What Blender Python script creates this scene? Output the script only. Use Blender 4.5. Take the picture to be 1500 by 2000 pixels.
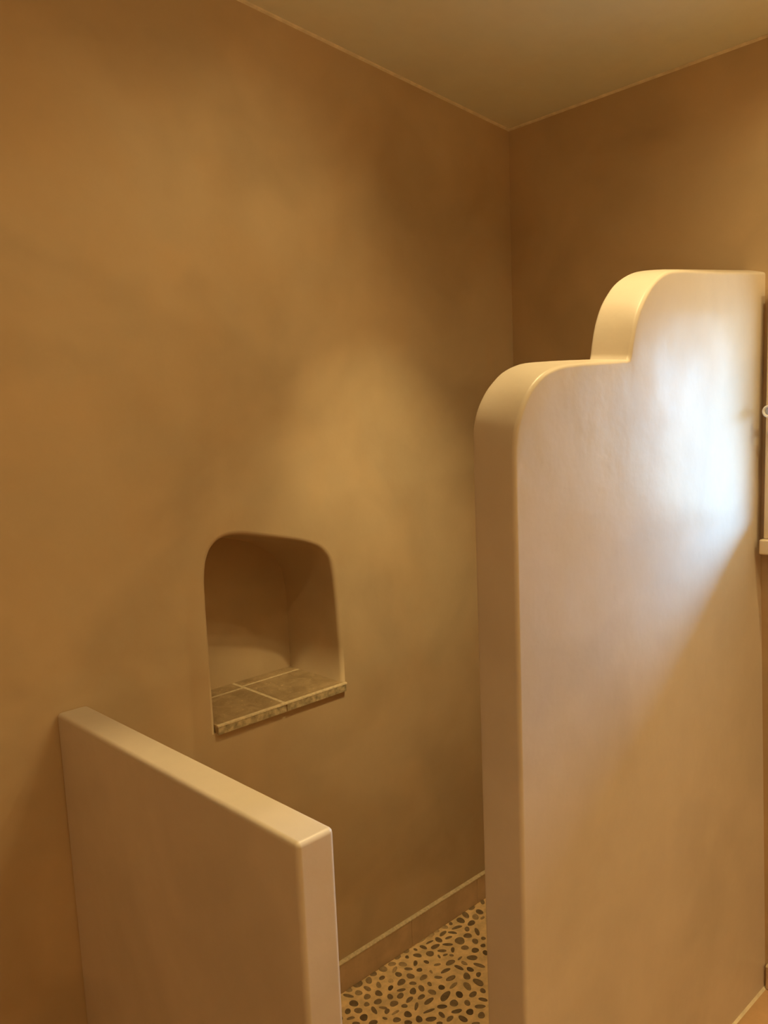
import bpy, bmesh, math, random
from mathutils import Vector, Matrix

random.seed(7)
for o in list(bpy.data.objects):
    bpy.data.objects.remove(o, do_unlink=True)
scene = bpy.context.scene
C = scene.collection
EYE = 1.55

# ---------------------------------------------------------------- camera
cd = bpy.data.cameras.new('camera')
cam = bpy.data.objects.new('camera', cd); C.objects.link(cam)
cd.lens = 36 * 1620 / 2000; cd.sensor_width = 36; cd.sensor_fit = 'AUTO'
cd.clip_start = 0.02
CR = Matrix(((0.7324136878744163, 0.12017196414095371, -0.6701707908053757),
             (-0.6796141640110136, 0.06951971143241999, -0.7302681684134702),
             (-0.041167680160637064, 0.9903159641028001, 0.13258775717739968)))
cam.matrix_world = Matrix.Translation((0, 0, EYE)) @ CR.to_4x4()
scene.camera = cam

# ---------------------------------------------------------------- exposure
scene.view_settings.view_transform = 'Standard'
scene.view_settings.look = 'None'
scene.view_settings.gamma = 1.0
scene.view_settings.exposure = 0.0
scene.view_settings.use_curve_mapping = False
scene.cycles.use_denoising = True
scene.cycles.max_bounces = 14
scene.cycles.diffuse_bounces = 8
scene.cycles.sample_clamp_indirect = 6

# ---------------------------------------------------------------- daylight outside
w = bpy.data.worlds.new('sky'); scene.world = w; w.use_nodes = True
nt = w.node_tree; nt.nodes.clear()
out = nt.nodes.new('ShaderNodeOutputWorld'); bg = nt.nodes.new('ShaderNodeBackground')
tc = nt.nodes.new('ShaderNodeTexCoord'); sx = nt.nodes.new('ShaderNodeSeparateXYZ')
cr = nt.nodes.new('ShaderNodeValToRGB')
nt.links.new(tc.outputs['Generated'], sx.inputs[0]); nt.links.new(sx.outputs['Z'], cr.inputs[0])
cr.color_ramp.elements[0].position = 0.0; cr.color_ramp.elements[0].color = (0.05, 0.07, 0.08, 1)
cr.color_ramp.elements[1].position = 0.28; cr.color_ramp.elements[1].color = (0.27, 0.60, 1.0, 1)
nt.links.new(cr.outputs[0], bg.inputs[0]); bg.inputs[1].default_value = 64.0
nt.links.new(bg.outputs[0], out.inputs[0])

# ---------------------------------------------------------------- warm ceiling spots and added fill
WARM = (1.0, 0.765, 0.345)
def spot(name, loc, power, size, blend, target=None, radius=0.02, col=WARM):
    d = bpy.data.lights.new(name, 'SPOT'); d.energy = power; d.color = col
    d.spot_size = math.radians(size); d.spot_blend = blend; d.shadow_soft_size = radius
    o = bpy.data.objects.new(name, d); C.objects.link(o); o.location = loc
    t = Vector(target) if target else Vector((loc[0], loc[1], 0))
    o.rotation_euler = (t - Vector(loc)).to_track_quat('-Z', 'Y').to_euler()
    return o
def ceil_z(x, y): return EYE + 0.770 + 0.113 * (2.025 - x) + 0.02 * (1.6 - y)
def down(x, y, power, size, blend, target=None, **k):
    return spot('spot_light', (x, y, ceil_z(x, y) - 0.03), power, size, blend, target, **k)
# cluster of small spots above the shower entrance
down(1.30, 0.84, 27, 84, 1.0)
down(1.25, 0.79, 14, 50, 1.0, (1.45, 1.5, 0.9))
down(1.25, 0.79, 38, 38, 1.0, (1.5, 1.6, 1.12))
down(1.25, 0.79, 50, 31, 1.0, (0.57, 1.05, 1.0))
down(1.20, 0.70, 11, 78, 1.0, (1.0, 1.6, 1.60))
# two beside the window, then unseen fill added at the back and left
down(1.80, 0.10, 22, 160, 1.0)
down(1.75, 0.50, 11, 160, 1.0)
down(1.45, -1.15, 70, 160, 1.0)
down(-0.30, 0.60, 16, 160, 1.0)
spot('ceiling_fill_light', (0.0, -0.8, 1.2), 62, 170, 1.0, (0.0, -0.8, 3.0))   # unseen upward fill, added to brighten the ceiling and corners

# ---------------------------------------------------------------- materials
def mat(name, rough=0.6, spec=0.5):
    m = bpy.data.materials.new(name); m.use_nodes = True
    n = m.node_tree; b = n.nodes['Principled BSDF']
    b.inputs['Roughness'].default_value = rough
    b.inputs['Specular IOR Level'].default_value = spec
    return m, n, b
def noise(n, scale, detail=3, rough=0.5, coord=None, dist=0.0):
    t = n.nodes.new('ShaderNodeTexNoise'); t.inputs['Scale'].default_value = scale
    t.inputs['Detail'].default_value = detail; t.inputs['Roughness'].default_value = rough
    t.inputs['Distortion'].default_value = dist
    n.links.new(coord, t.inputs['Vector']); return t
def ramp(n, src, a, b, ca, cb):
    r = n.nodes.new('ShaderNodeValToRGB')
    r.color_ramp.elements[0].position = a; r.color_ramp.elements[0].color = (*ca, 1)
    r.color_ramp.elements[1].position = b; r.color_ramp.elements[1].color = (*cb, 1)
    n.links.new(src, r.inputs[0]); return r
def mix(n, fac, a, b, mode='MIX'):
    x = n.nodes.new('ShaderNodeMix'); x.data_type = 'RGBA'; x.blend_type = mode
    if isinstance(fac, float): x.inputs[0].default_value = fac
    else: n.links.new(fac, x.inputs[0])
    n.links.new(a, x.inputs[6]); n.links.new(b, x.inputs[7]); return x.outputs[2]
def geo(n):
    return n.nodes.new('ShaderNodeNewGeometry').outputs['Position']
def scl(v, k): return tuple(c * k for c in v)
def plaster(name, base, var=0.10, rough=0.5, spec=0.4, bump=0.3, warm=(1.05, 0.97, 0.88)):
    m, n, b = mat(name, rough, spec)
    g = geo(n)
    n1 = noise(n, 2.3, 3, 0.5, g, 0.6)
    c1 = ramp(n, n1.outputs[0], 0.35, 0.65, scl(base, 1 - var), scl(base, 1 + var))
    n2 = noise(n, 6.0, 3, 0.5, g, 0.4)
    cw = tuple(p * q for p, q in zip(base, warm))
    c2 = ramp(n, n2.outputs[0], 0.4, 0.7, base, cw)
    n3 = noise(n, 26.0, 4, 0.6, g, 0.4)
    c3 = ramp(n, n3.outputs[0], 0.3, 0.7, (0.97,) * 3, (1.0,) * 3)
    col = mix(n, 0.5, c1.outputs[0], c2.outputs[0])
    n4 = noise(n, 3.4, 2.5, 0.5, g, 0.5)
    c4 = ramp(n, n4.outputs[0], 0.36, 0.56, (1 - var * 1.25,) * 3, (1.0,) * 3)
    col = mix(n, 1.0, col, c4.outputs[0], 'MULTIPLY')
    col = mix(n, 1.0, col, c3.outputs[0], 'MULTIPLY')
    n.links.new(col, b.inputs['Base Color'])
    r = ramp(n, n2.outputs[0], 0.3, 0.7, (rough - 0.06,) * 3, (rough + 0.08,) * 3)
    n.links.new(r.outputs[0], b.inputs['Roughness'])
    b1 = noise(n, 11.0, 3, 0.5, g); b2 = noise(n, 90.0, 3, 0.6, g)
    bm1 = n.nodes.new('ShaderNodeBump'); bm1.inputs['Strength'].default_value = bump; bm1.inputs['Distance'].default_value = 0.006
    n.links.new(b1.outputs[0], bm1.inputs['Height'])
    bm2 = n.nodes.new('ShaderNodeBump'); bm2.inputs['Strength'].default_value = bump * 0.5; bm2.inputs['Distance'].default_value = 0.001
    n.links.new(b2.outputs[0], bm2.inputs['Height']); n.links.new(bm1.outputs[0], bm2.inputs['Normal'])
    n.links.new(bm2.outputs[0], b.inputs['Normal'])
    return m
M_WALL = plaster('ochre_lime_plaster', (0.57, 0.437, 0.287), 0.10, 0.6, 0.3)
M_PART = plaster('polished_sand_plaster', (0.63, 0.54, 0.455), 0.07, 0.42, 0.5, 0.3, (0.98, 0.97, 1.0))
M_CEIL = plaster('cream_ceiling_paint', (0.80, 0.80, 0.68), 0.02, 0.8, 0.2, 0.1)
def plain(name, col, rough=0.5, spec=0.4, var=0.12, scale=30.0, bump=0.0):
    m, n, b = mat(name, rough, spec); g = geo(n)
    t = noise(n, scale, 4, 0.6, g)
    r = ramp(n, t.outputs[0], 0.35, 0.65, scl(col, 1 - var), scl(col, 1 + var))
    n.links.new(r.outputs[0], b.inputs['Base Color'])
    if bump:
        bb = n.nodes.new('ShaderNodeBump'); bb.inputs['Strength'].default_value = bump; bb.inputs['Distance'].default_value = 0.001
        n.links.new(t.outputs[0], bb.inputs['Height']); n.links.new(bb.outputs[0], b.inputs['Normal'])
    return m
M_CAULK = plain('pale_caulk', (0.80, 0.70, 0.52), 0.7)
M_GROUT = plain('pale_grout', (0.62, 0.50, 0.33), 0.8, 0.2, 0.15, 120, 0.5)
M_MORTAR = plain('yellow_mortar', (0.80, 0.58, 0.32), 0.75, 0.2, 0.16, 30, 0.3)
M_SKIRT = plain('brown_tile', (0.60, 0.44, 0.29), 0.5, 0.4, 0.10, 14)
M_FLOOR = plain('terracotta_tile', (0.62, 0.40, 0.22), 0.45, 0.4, 0.10, 9)
M_PAINT = plain('cream_gloss_paint', (0.72, 0.60, 0.42), 0.35, 0.5, 0.03, 8)
M_KNOB = plain('white_porcelain', (0.85, 0.83, 0.78), 0.15, 0.6, 0.02, 5)
M_GREY = plain('grey_metal', (0.45, 0.45, 0.46), 0.3, 0.7, 0.03, 5)
def stone_mat():
    m, n, b = mat('slate_shelf_tile', 0.5, 0.5); g = geo(n)
    t = noise(n, 22, 6, 0.65, g, 0.8); t2 = noise(n, 150, 4, 0.7, g)
    r = ramp(n, t.outputs[0], 0.3, 0.7, (0.27, 0.185, 0.10), (0.46, 0.33, 0.19))
    s = ramp(n, t2.outputs[0], 0.62, 0.70, (1, 1, 1), (1.9, 1.8, 1.6))
    n.links.new(mix(n, 1.0, r.outputs[0], s.outputs[0], 'MULTIPLY'), b.inputs['Base Color'])
    bb = n.nodes.new('ShaderNodeBump'); bb.inputs['Strength'].default_value = 0.6; bb.inputs['Distance'].default_value = 0.002
    n.links.new(t.outputs[0], bb.inputs['Height']); n.links.new(bb.outputs[0], b.inputs['Normal'])
    return m
M_STONE = stone_mat()
def pebble_mat():
    m, n, b = mat('river_pebble', 0.45, 0.4)
    a = n.nodes.new('ShaderNodeAttribute'); a.attribute_name = 'tone'; g = geo(n)
    r = ramp(n, a.outputs['Fac'], 0.0, 0.8, (0.11, 0.075, 0.045), (0.60, 0.43, 0.24))
    e = r.color_ramp.elements.new(0.35); e.color = (0.26, 0.185, 0.11, 1)
    t = noise(n, 110, 3, 0.6, g); s = ramp(n, t.outputs[0], 0.3, 0.7, (0.8,) * 3, (1.2,) * 3)
    n.links.new(mix(n, 1.0, r.outputs[0], s.outputs[0], 'MULTIPLY'), b.inputs['Base Color'])
    return m
M_PEB = pebble_mat()
M_CHALK = plain('chalky_tile_edge', (0.46, 0.37, 0.23), 0.7, 0.3, 0.38, 75, 0.6)
def glass_mat():
    m = bpy.data.materials.new('window_glass'); m.use_nodes = True; n = m.node_tree; n.nodes.clear()
    o = n.nodes.new('ShaderNodeOutputMaterial'); x = n.nodes.new('ShaderNodeMixShader')
    lw = n.nodes.new('ShaderNodeLayerWeight'); lw.inputs['Blend'].default_value = 0.5
    pw_ = n.nodes.new('ShaderNodeMath'); pw_.operation = 'POWER'; pw_.inputs[1].default_value = 5.0
    f = n.nodes.new('ShaderNodeMath'); f.operation = 'MULTIPLY_ADD'; f.inputs[1].default_value = 0.9; f.inputs[2].default_value = 0.04
    n.links.new(lw.outputs['Facing'], pw_.inputs[0]); n.links.new(pw_.outputs[0], f.inputs[0])
    t = n.nodes.new('ShaderNodeBsdfTransparent'); g = n.nodes.new('ShaderNodeBsdfGlossy'); g.inputs['Roughness'].default_value = 0.02
    n.links.new(f.outputs[0], x.inputs[0]); n.links.new(t.outputs[0], x.inputs[1]); n.links.new(g.outputs[0], x.inputs[2])
    n.links.new(x.outputs[0], o.inputs[0]); return m
M_GLASS = glass_mat()

# ---------------------------------------------------------------- helpers
def link(name, bm, material, parent=None, smooth=False, loc=(0, 0, 0)):
    bmesh.ops.recalc_face_normals(bm, faces=bm.faces[:]) if smooth != 'keep' else None
    me = bpy.data.meshes.new(name); bm.to_mesh(me); bm.free()
    if smooth is True:
        for p in me.polygons: p.use_smooth = True
    me.materials.append(material)
    o = bpy.data.objects.new(name, me); C.objects.link(o); o.location = loc
    if parent: o.parent = parent
    return o
def struct(o): o['kind'] = 'structure'; return o
def tag(o, label, cat, group=None):
    o['label'] = label; o['category'] = cat
    if group: o['group'] = group
    return o
def box(bm, x0, x1, y0, y1, z0, z1):
    v = [bm.verts.new((x, y, z)) for z in (z0, z1) for y in (y0, y1) for x in (x0, x1)]
    for f in ((0, 2, 3, 1), (4, 5, 7, 6), (0, 1, 5, 4), (2, 6, 7, 3), (0, 4, 6, 2), (1, 3, 7, 5)):
        bm.faces.new([v[i] for i in f])
    return v
def bevel(o, width, seg=3, angle=40):
    for p in o.data.polygons: p.use_smooth = True
    b = o.modifiers.new('bevel', 'BEVEL'); b.width = width; b.segments = seg
    b.limit_method = 'ANGLE'; b.angle_limit = math.radians(angle); b.harden_normals = True
    return o
def prism(bm, pts, axis, a, b):
    def P(p, t):
        return {'y': (p[0], t, p[1]), 'x': (t, p[0], p[1]), 'z': (p[0], p[1], t)}[axis]
    va = [bm.verts.new(P(p, a)) for p in pts]; vb = [bm.verts.new(P(p, b)) for p in pts]
    bm.faces.new(va); bm.faces.new(vb)
    for i in range(len(pts)):
        j = (i + 1) % len(pts); bm.faces.new((va[i], va[j], vb[j], vb[i]))
def catmull(pts, n):
    P = [Vector(p) for p in pts]; P = [P[0] * 2 - P[1]] + P + [P[-1] * 2 - P[-2]]
    dense = []
    for i in range(1, len(P) - 2):
        p0, p1, p2, p3 = P[i - 1:i + 3]
        # centripetal parameters keep the curve from looping at uneven spacing
        t0 = 0; t1 = t0 + max((p1 - p0).length ** 0.5, 1e-6); t2 = t1 + max((p2 - p1).length ** 0.5, 1e-6); t3 = t2 + max((p3 - p2).length ** 0.5, 1e-6)
        for k in range(n):
            t = t1 + (t2 - t1) * k / n
            A1 = p0 * ((t1 - t) / (t1 - t0)) + p1 * ((t - t0) / (t1 - t0)); A2 = p1 * ((t2 - t) / (t2 - t1)) + p2 * ((t - t1) / (t2 - t1)); A3 = p2 * ((t3 - t) / (t3 - t2)) + p3 * ((t - t2) / (t3 - t2))
            B1 = A1 * ((t2 - t) / (t2 - t0)) + A2 * ((t - t0) / (t2 - t0)); B2 = A2 * ((t3 - t) / (t3 - t1)) + A3 * ((t - t1) / (t3 - t1))
            dense.append(B1 * ((t2 - t) / (t2 - t1)) + B2 * ((t - t1) / (t2 - t1)))
    dense.append(P[-2]); return dense
def resample(pts, n):
    L = [0]
    for a, b in zip(pts, pts[1:]): L.append(L[-1] + (b - a).length)
    out = []; j = 0
    for k in range(n):
        d = L[-1] * k / (n - 1)
        while j < len(L) - 2 and L[j + 1] < d: j += 1
        t = (d - L[j]) / max(L[j + 1] - L[j], 1e-9); out.append(pts[j].lerp(pts[j + 1], min(max(t, 0), 1)))
    return out
def lathe(bm, prof, origin, axis='x', seg=28):
    rings = []
    for (d, r) in prof:
        ring = []
        for k in range(seg):
            a = 2 * math.pi * k / seg; u, v = r * math.cos(a), r * math.sin(a)
            ring.append(bm.verts.new((origin[0] + d, origin[1] + u, origin[2] + v)))
        rings.append(ring)
    for a, b in zip(rings, rings[1:]):
        for k in range(seg): bm.faces.new((a[k], a[(k + 1) % seg], b[(k + 1) % seg], b[k]))
    bm.faces.new(rings[0]); bm.faces.new(rings[-1])

# ---------------------------------------------------------------- room shell
WX, WY = 2.025, 1.6           # far wall plane x, niche wall plane y
X0, Y0 = -1.3, -1.7
def quad(name, pts, m):
    bm = bmesh.new(); bm.faces.new([bm.verts.new(p) for p in pts]); return struct(link(name, bm, m, smooth='keep'))
quad('ceiling', [(X0, Y0, ceil_z(X0, Y0)), (X0, WY, ceil_z(X0, WY)), (WX, WY, ceil_z(WX, WY)), (WX, Y0, ceil_z(WX, Y0))], M_CEIL)
quad('wall_near', [(X0, Y0, -.03), (WX, Y0, -.03), (WX, Y0, ceil_z(WX, Y0)), (X0, Y0, ceil_z(X0, Y0))], M_WALL)
quad('wall_behind', [(X0, WY, -.03), (X0, Y0, -.03), (X0, Y0, ceil_z(X0, Y0)), (X0, WY, ceil_z(X0, WY))], M_WALL)

# niche wall (left in the picture) with its arched recess
def z_(v): return EYE + v
front_ctrl = [(.923, -.55), (.923, -.431), (.926, -.362), (.937, -.322), (.955, -.300), (.981, -.289), (1.022, -.290), (1.063, -.299), (1.21, -.338), (1.252, -.359), (1.275, -.386), (1.286, -.424), (1.293, -.505), (1.297, -.62)]
back_ctrl = [(.930, -.55), (.930, -.440), (.933, -.385), (.945, -.350), (.965, -.325), (.990, -.314), (1.022, -.314), (1.063, -.320), (1.17, -.346), (1.225, -.374), (1.262, -.404), (1.281, -.440), (1.291, -.500), (1.293, -.62)]
NF = 90
fr = resample(catmull(front_ctrl, 8), NF); bk = resample(catmull(back_ctrl, 8), NF)
fr = [Vector((.923, -.732))] + fr + [Vector((1.298, -.732))]
bk = [Vector((.930, -.732))] + bk + [Vector((1.293, -.732))]
def normals(pts):
    N = []
    for i in range(len(pts)):
        d = pts[min(i + 1, len(pts) - 1)] - pts[max(i - 1, 0)]
        n = Vector((d.y, -d.x)); n.normalize(); N.append(n)
    return N     # points to the inside of a clockwise (left, top, right) outline
bm = bmesh.new()
nf = normals(fr); R1 = 0.011
rings = []
for k in range(6):
    a = math.pi / 2 * k / 5
    off = R1 * (1 - math.sin(a)); dy = R1 * (1 - math.cos(a))
    rings.append([bm.verts.new((p.x - n.x * off, WY + dy, z_(p.y - (n.y * off if 0 < i < len(fr) - 1 else 0)))) for i, (p, n) in enumerate(zip(fr, nf))])
for k in range(1, 9):
    t = k / 8; rr = [p.lerp(q, t) for p, q in zip(fr, bk)]
    rings.append([bm.verts.new((p.x, WY + R1 + (1.816 - WY - R1) * t, z_(p.y))) for p in rr])
sm = []
for a, b in zip(rings, rings[1:]):
    for i in range(len(a) - 1): sm.append(bm.faces.new((a[i], a[i + 1], b[i + 1], b[i])))
    bm.faces.new((a[-1], a[0], b[0], b[-1]))
backf = bm.faces.new([bm.verts.new(v.co) for v in rings[-1]])
# flat wall round the opening
inner = [bm.verts.new(v.co) for v in rings[0]]
outer = [bm.verts.new(p) for p in ((X0, WY, -.03), (X0, WY, ceil_z(X0, WY)), (WX, WY, ceil_z(WX, WY)), (WX, WY, -.03))]
es = [bm.edges.new((inner[i], inner[(i + 1) % len(inner)])) for i in range(len(inner))]
es += [bm.edges.new((outer[i], outer[(i + 1) % 4])) for i in range(4)]
bmesh.ops.triangle_fill(bm, use_beauty=True, use_dissolve=False, edges=es)
for f in sm: f.smooth = True
struct(link('wall_left', bm, M_WALL))

# far wall with the window opening
WIN = dict(y0=0.45, y1=0.800, z0=z_(-.33), z1=z_(.185))
bm = bmesh.new()
def yz(y, z, x=WX): return bm.verts.new((x, y, z))
inner = [yz(WIN['y0'], WIN['z0']), yz(WIN['y1'], WIN['z0']), yz(WIN['y1'], WIN['z1']), yz(WIN['y0'], WIN['z1'])]
outer = [yz(Y0, -.03), yz(WY, -.03), yz(WY, ceil_z(WX, WY)), yz(Y0, ceil_z(WX, Y0))]
es = [bm.edges.new((l[i], l[(i + 1) % 4])) for l in (inner, outer) for i in range(4)]
bmesh.ops.triangle_fill(bm, use_beauty=True, edges=es)
deep = [bm.verts.new((WX + 0.025, v.co.y, v.co.z)) for v in inner]
for i in range(4): bm.faces.new((inner[i], inner[(i + 1) % 4], deep[(i + 1) % 4], deep[i]))
struct(link('wall_right', bm, M_WALL))

# unseen slab added outside above the window to cut off steep sky light
bm = bmesh.new(); box(bm, WX + .03, WX + .80, Y0, WY, z_(.20), z_(.26))
struct(link('sky_blocker', bm, M_PAINT))
# thin caulk lines where walls meet the ceiling
bm = bmesh.new()
a = 0.0055
for (p, q, s) in (((X0, WY), (WX, WY), (0, -1)), ((WX, WY), (WX, Y0), (-1, 0))):
    rr = []
    for (x, y) in (p, q):
        z = ceil_z(x, y)
        rr.append([bm.verts.new(c) for c in ((x, y, z - a), (x + s[0] * a * .8, y + s[1] * a * .8, z - a * .5), (x + s[0] * a, y + s[1] * a, z), (x, y, z + .001))])
    for i in range(4): bm.faces.new((rr[0][i], rr[0][(i + 1) % 4], rr[1][(i + 1) % 4], rr[1][i]))
struct(link('trim_1', bm, M_CAULK))

# ---------------------------------------------------------------- floors
bm = bmesh.new()
T = 0.33
nx = 0
y = 0.817
tiles = []
while y > Y0:
    x = WX
    while x > X0:
        box(bm, max(x - T, X0) + .0025, x - .0025, max(y - T, Y0) + .0025, y - .0025, -.008, 0.0)
        x -= T
    y -= T
box(bm, X0, .573, .8195, WY, -.008, 0.0)
fl = struct(link('floor', bm, M_FLOOR)); bevel(fl, 0.0012, 2)
bm = bmesh.new(); box(bm, X0, WX, Y0, WY, -.012, -.0022)
struct(link('grout', bm, M_GROUT, fl))
# caulk between tiles and partition
bm = bmesh.new(); prism(bm, [(.811, 0.0), (.820, .006), (.820, -.002)], 'x', 1.03, WX)
struct(link('caulk', bm, M_CAULK, fl))

bm = bmesh.new(); box(bm, .573, WX, .817, WY, -.004, 0.0005)
sf = struct(link('floor_shower', bm, M_MORTAR))

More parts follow.
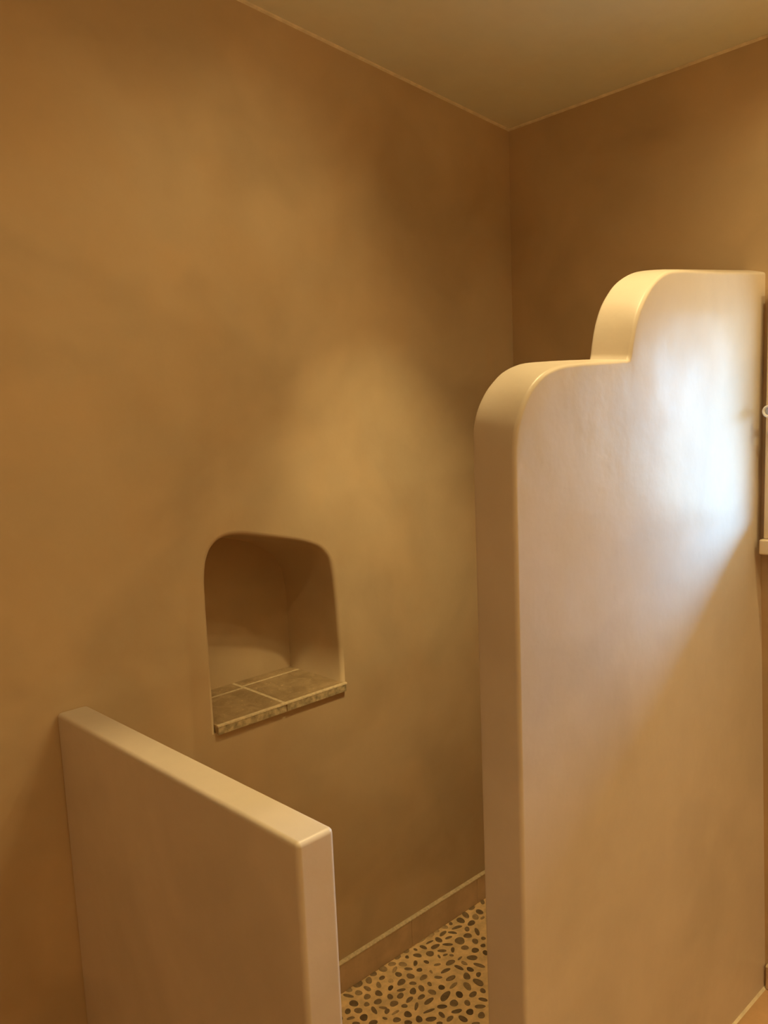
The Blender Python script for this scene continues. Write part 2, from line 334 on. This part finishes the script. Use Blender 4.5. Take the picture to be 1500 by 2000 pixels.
# each visible pebble: centre x, y, long half-axis x, y, short half-axis x, y in mm, tone
PEBBLES = [(1258.8, 1588.5, 6.7, -6.9, 5.3, 6.2, 0.5), (1290.4, 1589.9, 13.3, -6.0, 7.1, 12.0, 0.3), (1269.3, 1560.9, 6.6, -6.8, 6.2, 7.1, 0.5), (1296.4, 1556.1, 3.4, -10.6, 6.1, 4.1, 0.4),
  (1243.3, 1572.3, 6.5, -12.3, 4.3, 3.7, 0.3), (1235.1, 1540.6, 7.8, -8.1, 7.4, 8.6, 0.15), (1206.0, 1530.3, 7.2, -3.4, 4.4, 7.8, 0.2), (1226.5, 1512.8, 7.9, -6.4, 5.7, 7.4, 0.35),
  (1195.4, 1506.7, 10.2, -4.8, 2.0, 3.6, 0.4), (1220.4, 1484.5, 7.4, -7.6, 7.1, 8.1, 0.1), (1193.5, 1484.1, 6.3, -6.5, 3.2, 3.7, 0.3), (1319.9, 1576.6, -2.8, -12.4, 9.0, 1.1, 0.45),
  (1346.2, 1587.4, 6.4, -6.6, 6.4, 7.1, 0.35), (1377.7, 1583.8, 5.7, -13.5, 8.3, 6.2, 0.5), (1326.5, 1544.6, -3.7, -9.8, 7.0, -0.6, 0.5), (1351.7, 1558.6, 9.2, -0.8, 2.5, 6.3, 0.25),
  (1408.9, 1579.5, 9.4, -5.7, 5.0, 6.7, 0.55), (1397.9, 1557.3, 12.1, 5.6, -0.4, 5.3, 0.6), (1439.8, 1590.6, 9.3, -5.6, 5.5, 7.3, 0.4), (1458.2, 1570.0, 4.0, -4.1, 4.2, 4.3, 0.1),
  (1429.0, 1557.3, 6.8, -9.1, 6.2, 5.6, 0.55), (1425.9, 1532.4, 8.0, -8.3, 3.7, 3.8, 0.3), (1391.9, 1535.9, 3.6, -8.5, 7.2, 5.1, 0.3), (1409.9, 1507.8, 5.3, -9.2, 7.7, 6.1, 0.3),
  (1376.5, 1508.8, 14.0, 0.0, 3.1, 9.3, 0.3), (1360.0, 1532.5, 4.9, -5.1, 5.8, 6.1, 0.8), (1341.3, 1513.6, 9.1, 1.7, 1.1, 7.1, 0.0), (1355.6, 1487.2, 9.8, -6.1, 3.0, 3.9, 0.25),
  (1305.2, 1521.3, 5.4, -9.3, 7.1, 6.0, 0.25), (1275.7, 1533.8, 8.6, -4.0, 4.8, 7.9, 0.4), (1256.3, 1513.9, 5.0, -5.1, 4.9, 5.5, 0.4), (1283.1, 1499.9, 10.1, -3.3, 4.0, 7.6, 0.3),
  (1317.8, 1490.5, -0.7, -9.4, 8.2, 2.2, 0.25), (1339.0, 1473.6, 9.0, -3.0, 4.7, 8.3, 0.3), (1307.4, 1465.0, 8.2, -6.6, 6.4, 7.6, 0.35), (1345.8, 1446.5, 12.4, -0.2, 2.1, 6.5, 0.3),
  (1320.5, 1439.2, 5.4, -5.5, 4.2, 4.3, 0.3), (1374.1, 1461.7, 11.2, 6.6, -2.4, 7.7, 0.25), (1394.7, 1483.3, 6.7, -6.9, 4.2, 4.2, 0.35), (1255.4, 1484.3, -3.7, -12.9, 6.1, -0.0, 0.25),
  (1277.5, 1473.7, 6.0, -7.9, 3.1, 2.9, 0.4), (1276.3, 1458.0, 9.2, 1.6, 0.9, 6.3, 0.3), (1288.8, 1439.2, 11.2, -1.3, 1.3, 3.3, 0.6), (1305.9, 1412.1, 5.1, -8.5, 7.8, 6.1, 0.1),
  (1255.5, 1443.7, 3.2, -5.3, 3.1, 2.6, 0.3), (1273.3, 1418.5, 8.0, -6.5, 5.0, 6.0, 0.35), (1286.2, 1391.2, 7.1, -7.3, 5.1, 5.2, 0.2), (1224.9, 1454.2, 11.1, -3.8, 3.7, 7.1, 0.2),
  (1483.6, 1553.7, 7.2, -9.8, 5.7, 5.0, 0.25), (1513.0, 1533.5, 8.4, -8.7, 7.0, 6.7, 0.25), (1521.9, 1506.7, -2.4, -7.5, 3.3, 0.3, 0.3), (1539.1, 1499.0, 6.9, -2.2, 1.9, 2.9, 0.35),
  (1549.7, 1485.0, 3.1, -5.6, 3.3, 2.4, 0.4), (1556.9, 1460.1, 8.9, -0.1, 1.4, 3.3, 0.35), (1582.4, 1436.5, 8.6, -11.7, 7.6, 5.9, 0.25), (1456.1, 1534.8, 9.2, 7.3, -2.7, 4.7, 0.15),
  (1480.8, 1516.2, 3.1, -7.7, 4.4, 3.0, 0.2), (1493.2, 1486.9, 8.0, -4.9, 2.5, 3.0, 0.45), (1525.3, 1467.2, 13.6, -4.4, 5.3, 7.9, 0.35), (1549.7, 1437.7, 2.5, -9.3, 5.1, 2.7, 0.5),
  (1571.7, 1402.1, 5.9, -14.8, 5.4, 3.2, 0.35), (1526.6, 1436.3, 2.0, -13.3, 5.9, 2.7, 0.15), (1542.1, 1409.1, 2.7, -9.8, 7.1, 3.7, 0.1), (1542.7, 1379.7, 9.3, 3.3, -0.3, 6.8, 0.2),
  (1444.6, 1507.5, 6.4, -5.1, 4.5, 5.0, 0.15), (1460.9, 1479.5, -1.5, -7.2, 3.2, 0.5, 0.6), (1492.0, 1454.2, 14.9, -3.2, 3.1, 5.5, 0.25), (1431.3, 1478.9, 12.1, -0.1, 2.9, 8.1, 0.4),
  (1458.7, 1450.5, 7.2, -7.4, 4.1, 3.9, 0.35), (1479.6, 1423.4, 13.9, -3.1, 3.9, 6.9, 0.35), (1515.8, 1398.1, -4.1, -12.7, 10.4, 0.6, 0.25), (1519.0, 1360.1, 0.8, -16.3, 9.9, 3.5, 0.3),
  (1423.9, 1449.2, 0.6, -7.5, 6.0, 2.4, 0.3), (1436.8, 1417.6, 5.9, -6.1, 6.6, 6.2, 0.05), (1464.2, 1399.7, 14.2, -0.4, 2.1, 5.4, 0.5), (1487.7, 1371.5, -3.4, -14.8, 9.5, 1.2, 0.4),
  (1397.1, 1453.4, 0.8, -9.9, 8.6, 3.5, 0.3), (1406.6, 1422.9, 4.9, -11.3, 6.6, 4.3, 0.4), (1419.7, 1387.9, 20.1, 1.8, 2.4, 9.7, 0.2), (1449.9, 1365.6, -2.6, -12.1, 9.3, 1.2, 0.0),
  (1475.3, 1340.6, 11.7, -1.6, 4.0, 8.0, 0.3), (1503.2, 1330.9, -1.2, -8.6, 7.6, 1.5, 0.25), (1374.3, 1430.9, 11.4, -1.3, 2.8, 6.5, 0.3), (1376.6, 1406.1, 14.8, -1.0, 2.6, 6.7, 0.25),
  (1416.8, 1354.8, 8.5, -6.8, 8.1, 8.3, 0.3), (1441.4, 1330.6, -1.2, -10.2, 7.7, 1.5, 0.35), (1478.9, 1309.4, 5.4, -10.4, 5.2, 3.2, 0.25), (1341.3, 1416.5, 11.1, 8.5, -2.4, 4.0, 0.3),
  (1386.0, 1368.2, 9.0, -9.2, 4.6, 4.4, 0.1), (1352.0, 1381.4, 14.9, -4.5, 1.8, 3.2, 0.25), (1400.6, 1330.2, 11.0, -7.0, 4.6, 5.4, 0.2), (1422.0, 1304.6, 7.0, -7.2, 6.9, 6.1, 0.0),
  (1454.4, 1298.9, 10.2, -10.5, 4.8, 4.1, 0.3), (1364.8, 1349.1, -1.0, -10.7, 6.2, 1.3, 0.2), (1314.1, 1380.0, -3.6, -11.1, 8.1, -0.3, 0.1), (1335.2, 1358.4, 10.5, -7.3, 5.2, 6.2, 0.15),
  (1369.5, 1325.5, 11.3, -1.7, 2.8, 6.3, 0.35), (1391.9, 1301.3, 2.6, -12.9, 7.3, 3.1, 0.15), (1433.4, 1276.2, 8.1, -5.1, 6.6, 7.3, 0.35), (1340.3, 1333.5, 5.4, -5.6, 3.5, 3.3, 0.2),
  (1403.5, 1268.6, 7.1, -7.2, 3.0, 2.6, 0.4), (1754.2, 1587.4, 12.5, -0.9, 3.5, 6.2, 0.4), (1799.4, 1584.0, -5.6, -9.6, 6.8, -0.5, 0.4), (1755.2, 1558.6, 5.2, -10.1, 9.3, 6.4, 0.2),
  (1728.0, 1551.3, -2.5, -11.9, 11.5, 2.9, 0.55), (1714.8, 1578.8, -2.9, -14.3, 10.5, 2.8, 0.35), (1684.5, 1571.9, 2.8, -12.3, 10.3, 5.7, 0.2), (1697.1, 1540.4, 11.5, -5.0, 7.0, 8.6, 0.15),
  (1739.3, 1532.8, 7.8, -0.6, 2.6, 4.6, 0.5), (1652.5, 1582.3, 5.2, -2.2, 3.8, 4.8, 0.3), (1628.1, 1586.6, 5.2, -9.8, 6.7, 5.0, 0.6), (1652.7, 1557.6, 15.9, -5.6, 3.2, 4.4, 0.25),
  (1667.2, 1531.0, 5.1, -5.3, 8.0, 7.0, 0.35), (1678.3, 1501.8, -9.8, -13.5, 6.6, -2.0, 0.2), (1598.7, 1589.9, 7.2, -5.7, 4.6, 4.8, 0.6), (1573.3, 1587.9, 10.0, -4.4, 4.8, 6.5, 0.65),
  (1603.0, 1568.0, 13.5, -1.0, 3.2, 6.3, 0.3), (1625.5, 1550.8, 7.1, -11.7, 3.9, 3.0, 0.25), (1645.6, 1509.2, 8.8, -9.2, 7.4, 6.5, 0.25), (1535.4, 1591.6, 17.2, -1.9, 2.0, 4.0, 0.65),
  (1548.0, 1569.2, 12.1, -2.2, 1.7, 3.1, 0.2), (1573.8, 1557.7, 4.0, -10.4, 8.3, 5.5, 0.2), (1600.9, 1543.3, 10.8, -3.3, 2.9, 4.3, 0.3), (1613.0, 1510.6, 12.1, -7.3, 10.5, 11.9, 0.35),
  (1641.8, 1477.5, 2.4, -9.8, 9.2, 4.9, 0.35), (1667.6, 1469.0, 4.7, -5.0, 4.9, 4.2, 0.25), (1519.9, 1566.6, 2.5, -11.3, 5.7, 3.2, 0.2), (1545.7, 1544.2, 15.7, -3.0, 3.7, 6.5, 0.25),
  (1576.4, 1524.4, 9.4, -9.9, 3.9, 3.6, 0.15), (1569.4, 1498.6, 7.3, 6.6, -4.0, 4.1, 0.15), (1600.2, 1479.9, 7.3, -7.6, 7.0, 6.2, 0.4), (1611.8, 1451.5, 6.1, -8.4, 7.8, 6.0, 0.2),
  (1642.9, 1448.9, 6.6, -4.0, 4.9, 5.3, 0.15), (1545.3, 1517.7, 8.4, -8.8, 4.1, 3.9, 0.25), (1496.9, 1575.5, 1.7, -6.4, 3.4, 2.1, 0.3), (1475.2, 1590.4, 8.9, -2.7, 4.4, 7.4, 0.4)]

vis = []
def pebble(bm, lay, cx, cy, ux, uy, vx, vy, tone):
    seg = 18; ph = random.uniform(0, 6.28); ph2 = random.uniform(0, 6.28); k2 = random.uniform(.03, .10); k3 = random.uniform(.02, .07)
    ux, uy, vx, vy = (1.03 * c for c in (ux, uy, vx, vy)); hgt = random.uniform(.0012, .0026)
    rings = []
    for s, h in ((1.0, -0.001), (.97, hgt * .45), (.86, hgt * .8), (.6, hgt)):
        ring = []
        for k in range(seg):
            a = 2 * math.pi * k / seg
            r = s * (1 + k2 * math.cos(2 * a + ph) + k3 * math.cos(3 * a + ph2))
            v = bm.verts.new((cx + r * (ux * math.cos(a) + vx * math.sin(a)), cy + r * (uy * math.cos(a) + vy * math.sin(a)), .0008 + h))
            v[lay] = tone; ring.append(v)
        rings.append(ring)
    top = bm.verts.new((cx, cy, .0008 + hgt * 1.05)); top[lay] = tone
    for a, b in zip(rings, rings[1:]):
        for k in range(seg): bm.faces.new((a[k], a[(k + 1) % seg], b[(k + 1) % seg], b[k]))
    for k in range(seg): bm.faces.new((rings[-1][k], rings[-1][(k + 1) % seg], top))
bm = bmesh.new(); lay = bm.verts.layers.float.new('tone')
pts = []
for p in PEBBLES:
    q = [c / 1000 for c in p[:6]]
    pebble(bm, lay, *q, p[6]); pts.append((q[0], q[1]))
hand = list(pts)
tries = 0
while tries < 16000:
    tries += 1
    x = random.uniform(.65, 2.01); y = random.uniform(.83, 1.585)
    if .815 < y < .92 and x > 1.01: continue
    if any((x - a) ** 2 + (y - b) ** 2 < .027 ** 2 for a, b in pts): continue
    # inside the patch already laid pebble by pebble
    if sum((x - a) ** 2 + (y - b) ** 2 < .055 ** 2 for a, b in hand) >= 4: continue
    a = random.gauss(-.7, .6); l = random.uniform(.007, .0125); s = l * random.uniform(.4, .85)
    pebble(bm, lay, x, y, l * math.cos(a), l * math.sin(a), -s * math.sin(a), s * math.cos(a), min(.7, max(0, random.gauss(.28, .13)))); pts.append((x, y))
pb = struct(link('pebble_inlay', bm, M_PEB, sf, smooth=True)); pb['label'] = 'dark river pebbles set flat in the yellow mortar'

# ---------------------------------------------------------------- skirting
def skirting(name, along, a0, a1, plane, h, thick, joints, sign=-1):
    root = None
    cuts = [a0] + joints + [a1]
    bm = bmesh.new()
    for p, q in zip(cuts, cuts[1:]):
        p2, q2 = p + .0012, q - .0012
        lo, hi = sorted((plane, plane + sign * thick))
        if along == 'x': box(bm, p2, q2, lo, hi, 0.0015, h)
        else: box(bm, lo, hi, p2, q2, 0.0015, h)
    root = struct(link(name, bm, M_SKIRT)); bevel(root, .0015, 2)
    bm = bmesh.new()
    t2 = thick * 0.8
    lo, hi = sorted((plane, plane + sign * t2))
    if along == 'x': box(bm, a0, a1, lo, hi, .0012, h - .002)
    else: box(bm, lo, hi, a0, a1, .0012, h - .002)
    struct(link('joint', bm, M_SKIRT, root))
    # rounded pale grout bead on top
    bm = bmesh.new(); tt = thick + .0008
    prof = [(0, h - .003), (tt, h - .003), (tt, h + .0), (tt * .8, h + .0015), (tt * .35, h + .003), (0, h + .0035)]
    prof = [(plane + sign * a, b) for a, b in prof]
    prism(bm, prof, 'x' if along == 'x' else 'y', a0, a1)
    struct(link('grout_bead', bm, M_GROUT, root, smooth=False))
skirting('baseboard_left', 'x', .635, WX, WY, .084, .010, [.90, 1.20, 1.50, 1.784])
skirting('baseboard_right', 'y', Y0, .812, WX, .064, .010, [-1.5, -1.17, -.84, -.51, -.18, .15, .48])
skirting('baseboard_shower', 'y', .905, 1.589, WX, .084, .010, [1.2, 1.5])

# ---------------------------------------------------------------- stepped partition
seg1f = [(1.031, -.16), (1.031, -.101), (1.034, -.074), (1.042, -.044), (1.061, -.010), (1.083, .014), (1.114, .033), (1.151, .044), (1.195, .049), (1.287, .053), (1.371, .056)]
seg2f = [(1.372, .057), (1.380, .085), (1.398, .132), (1.434, .176), (1.471, .204), (1.519, .223), (1.579, .231), (1.708, .239), (2.03, .262)]
seg1b = [(1.031, -.15), (1.031, -.078), (1.034, -.045), (1.045, -.018), (1.065, .008), (1.084, .024), (1.110, .040), (1.154, .053), (1.227, .058), (1.290, .060), (1.371, .062)]
seg2b = [(1.372, .063), (1.381, .102), (1.391, .130), (1.408, .160), (1.430, .184), (1.458, .206), (1.509, .228), (1.577, .241), (2.03, .275)]
def outline(s1, s2):
    a = resample(catmull(s1, 8), 70); b = resample(catmull(s2, 8), 80); return a + b[1:]
F = outline(seg1f, seg2f); B = outline(seg1b, seg2b)
NFn = normals(F); NBn = normals(B)
Y1, TH, RB = .817, .087, .007
def yshift(x, z):
    sx_ = min(max((x - 1.35) / .62, 0), 1); sx_ = sx_ * sx_ * (3 - 2 * sx_)
    sz_ = min(max((z - .05) / 1.15, 0), 1)
    return .034 * sx_ * sz_
def ringpts(y, off):
    t = y / TH; out_ = []; lastx = -9
    for i, (f, b) in enumerate(zip(F, B)):
        p = f.lerp(b, t); n = NFn[i].lerp(NBn[i], t)
        q = Vector((p.x + n.x * off, p.y + n.y * off))
        q.x = max(q.x, lastx + 1e-4); lastx = q.x
        yy = Y1 + y + yshift(q.x, z_(q.y)) * (1 - t)
        out_.append((q.x, yy, z_(q.y)))
    # vertical end below the curve, down to the floor
    x0 = out_[0][0]
    down = [(x0, Y1 + y + yshift(x0, zz) * (1 - t), zz) for zz in [out_[0][2] * k / 14 for k in range(14)]]
    return down, out_
bm = bmesh.new()
levels = []
for k in range(7):
    a = math.pi / 2 * k / 6; levels.append((RB * (1 - math.cos(a)), RB * (1 - math.sin(a))))
levels += [(TH * .25, -.0006), (TH * .5, -.001), (TH * .75, -.0006)]
for k in range(6, -1, -1):
    a = math.pi / 2 * k / 6; levels.append((TH - RB * (1 - math.cos(a)), RB * (1 - math.sin(a))))
RG = []
for (y, off) in levels:
    d, o_ = ringpts(y, off); RG.append([bm.verts.new(p) for p in d + o_])
smf = []
for a, b in zip(RG, RG[1:]):
    for i in range(len(a) - 1): smf.append(bm.faces.new((a[i], a[i + 1], b[i + 1], b[i])))
def face_grid(ring, y, t, ndown=14, rows=24):
    cols = ring[ndown:]
    grid = []
    for c, top in enumerate(cols):
        x, zt = top.co.x, top.co.z
        col = []
        for r in range(rows + 1):
            z = zt * r / rows
            col.append(bm.verts.new((x, Y1 + y + yshift(x, z) * (1 - t), z)))
        grid.append(col)
    for a, b in zip(grid, grid[1:]):
        for r in range(rows): smf.append(bm.faces.new((a[r], b[r], b[r + 1], a[r + 1])))
face_grid(RG[0], 0, 0)
face_grid(RG[-1], TH, 1)
bmesh.ops.remove_doubles(bm, verts=bm.verts[:], dist=1e-5)
for f in bm.faces: f.smooth = True
pw = link('partition_wall', bm, M_PART, smooth=True)
pw.location = (0, 0, 0)
pw['kind'] = 'thing'; tag(pw, 'tall sand-coloured plaster partition with two stepped rounded shoulders, daylight on its face', 'partition wall')

# ---------------------------------------------------------------- low half wall
bm = bmesh.new()
hw = box(bm, .573, .635, .814, WY + .0, 0, 1)
for v in hw:
    if v.co.z > .5: v.co.z = z_(-.553 if v.co.y < 1 else -.581)
hwo = link('half_wall', bm, M_PART); bevel(hwo, .008, 4)
hwo['kind'] = 'thing'; tag(hwo, 'low straight plaster half wall with a flat bright top, left of the shower entrance', 'half wall')

# ---------------------------------------------------------------- niche shelf
bm = bmesh.new()
zt, zb = z_(-.7125), z_(-.7345)
g = .0035
def quadtile(x0a, x0b, x1a, x1b, y0, y1):
    """x0a/x1a at front y0, x0b/x1b at back y1"""
    v = [(x0a, y0), (x1a, y0), (x1b, y1), (x0b, y1)]
    prism(bm, v, 'z', zb, zt)
quadtile(.9235, .9255, 1.113 - g, 1.109 - g, 1.592, 1.762)
quadtile(1.113 + g, 1.109 + g, 1.3035, 1.293, 1.592, 1.773)
quadtile(.926, .930, 1.108 - g, 1.107 - g, 1.762 + 2 * g, 1.817)
quadtile(1.108 + g, 1.107 + g, 1.2925, 1.2925, 1.773 + 2 * g, 1.817)
sh = link('niche_shelf', bm, M_STONE); bevel(sh, .0018, 2)
tag(sh, 'mottled brown stone tile shelf with pale grout lines in the arched niche', 'shelf')
bm = bmesh.new()
box(bm, .924, 1.292, 1.594, 1.817, zb - .002, zt - .0004)
link('grout', bm, M_GROUT, sh)['label'] = 'pale sandy grout between the stone tiles'
bm = bmesh.new()   # pale worn front arris
bm2 = None
pr = [(1.5895, zt - .0035), (1.5905, zt - .0003), (1.595, zt + .0010), (1.5985, zt + .0004), (1.5985, zt - .0035)]
prism(bm, pr, 'x', .923, 1.306)
link('front_edge', bm, M_GROUT, sh)['label'] = 'light worn front edge of the shelf'

bm = bmesh.new()   # chipped, chalky front faces of the two big tiles
for (xa, xb) in ((.9245, 1.113 - g), (1.113 + g, 1.3025)):
    box(bm, xa, xb, 1.5902, 1.5925, zb + .0005, zt - .0030)
link('tile_edge', bm, M_CHALK, sh)['label'] = 'chalky speckled front faces of the tiles'

# ---------------------------------------------------------------- window
FX = 2.000
y0, y1 = .41, .834
z0, z1 = z_(-.366), z_(.222)
bm = bmesh.new()
fw = .030
box(bm, FX, WX + .03, y1 - fw, y1, z0, z1); box(bm, FX, WX + .03, y0, y0 + fw, z0, z1)
box(bm, FX, WX + .03, y0 + fw, y1 - fw, z1 - fw, z1); box(bm, FX, WX + .03, y0 + fw, y1 - fw, z0, z0 + fw)
wn = struct(link('window_1', bm, M_PAINT)); bevel(wn, .003, 2)
bm = bmesh.new()
a0, a1, b0, b1 = y0 + fw + .002, y1 - fw - .002, z0 + fw + .002, z1 - fw - .002; sw = .026
box(bm, FX + .006, WX + .025, a1 - sw, a1, b0, b1); box(bm, FX + .006, WX + .025, a0, a0 + sw, b0, b1)
box(bm, FX + .006, WX + .025, a0 + sw, a1 - sw, b1 - sw, b1); box(bm, FX + .006, WX + .025, a0 + sw, a1 - sw, b0, b0 + sw)
bevel(struct(link('sash', bm, M_PAINT, wn)), .002, 2)
bm = bmesh.new(); box(bm, WX - .004, WX, a0 + sw - .004, a1 - sw + .004, b0 + sw - .004, b1 - sw + .004)
struct(link('glass_pane', bm, M_GLASS, wn))
bm = bmesh.new(); box(bm, 1.985, WX + .03, y0 - .03, .838, z_(-.403), z_(-.3665))
bevel(struct(link('window_sill', bm, M_PAINT, wn)), .004, 3)
bm = bmesh.new()
kc = (1.955, .8075, z_(-.060))
lathe(bm, [(0.0475, .009), (.044, .010), (.040, .0055), (.020, .0055), (.012, .009), (.006, .0135), (0, .0148), (-.0035, .0142), (-.005, .0125), (-.005, .0105), (-.002, .0085)], kc)
kb = struct(link('window_knob', bm, M_KNOB, wn, smooth=True)); kb['label'] = 'round white knob with a grey centre'
bm = bmesh.new(); lathe(bm, [(-.0018, .0083), (-.0030, .006), (-.0032, .002)], kc)
struct(link('knob_centre', bm, M_GREY, kb, smooth=True))
bm = bmesh.new(); kc2 = (1.985, .817, z_(-.112))
lathe(bm, [(0.018, .008), (.004, .008), (0, .0055), (-.001, .002)], kc2)
struct(link('window_button', bm, M_KNOB, wn, smooth=True))

# portal that lets the sky find its way through the glass
d = bpy.data.lights.new('sky_portal', 'AREA'); d.shape = 'RECTANGLE'
d.size = WIN['y1'] - WIN['y0']; d.size_y = WIN['z1'] - WIN['z0']; d.cycles.is_portal = True
o = bpy.data.objects.new('sky_portal', d); C.objects.link(o)
o.location = (WX + .026, (WIN['y0'] + WIN['y1']) / 2, (WIN['z0'] + WIN['z1']) / 2)
o.rotation_euler = Vector((-1, 0, 0)).to_track_quat('-Z', 'Y').to_euler()
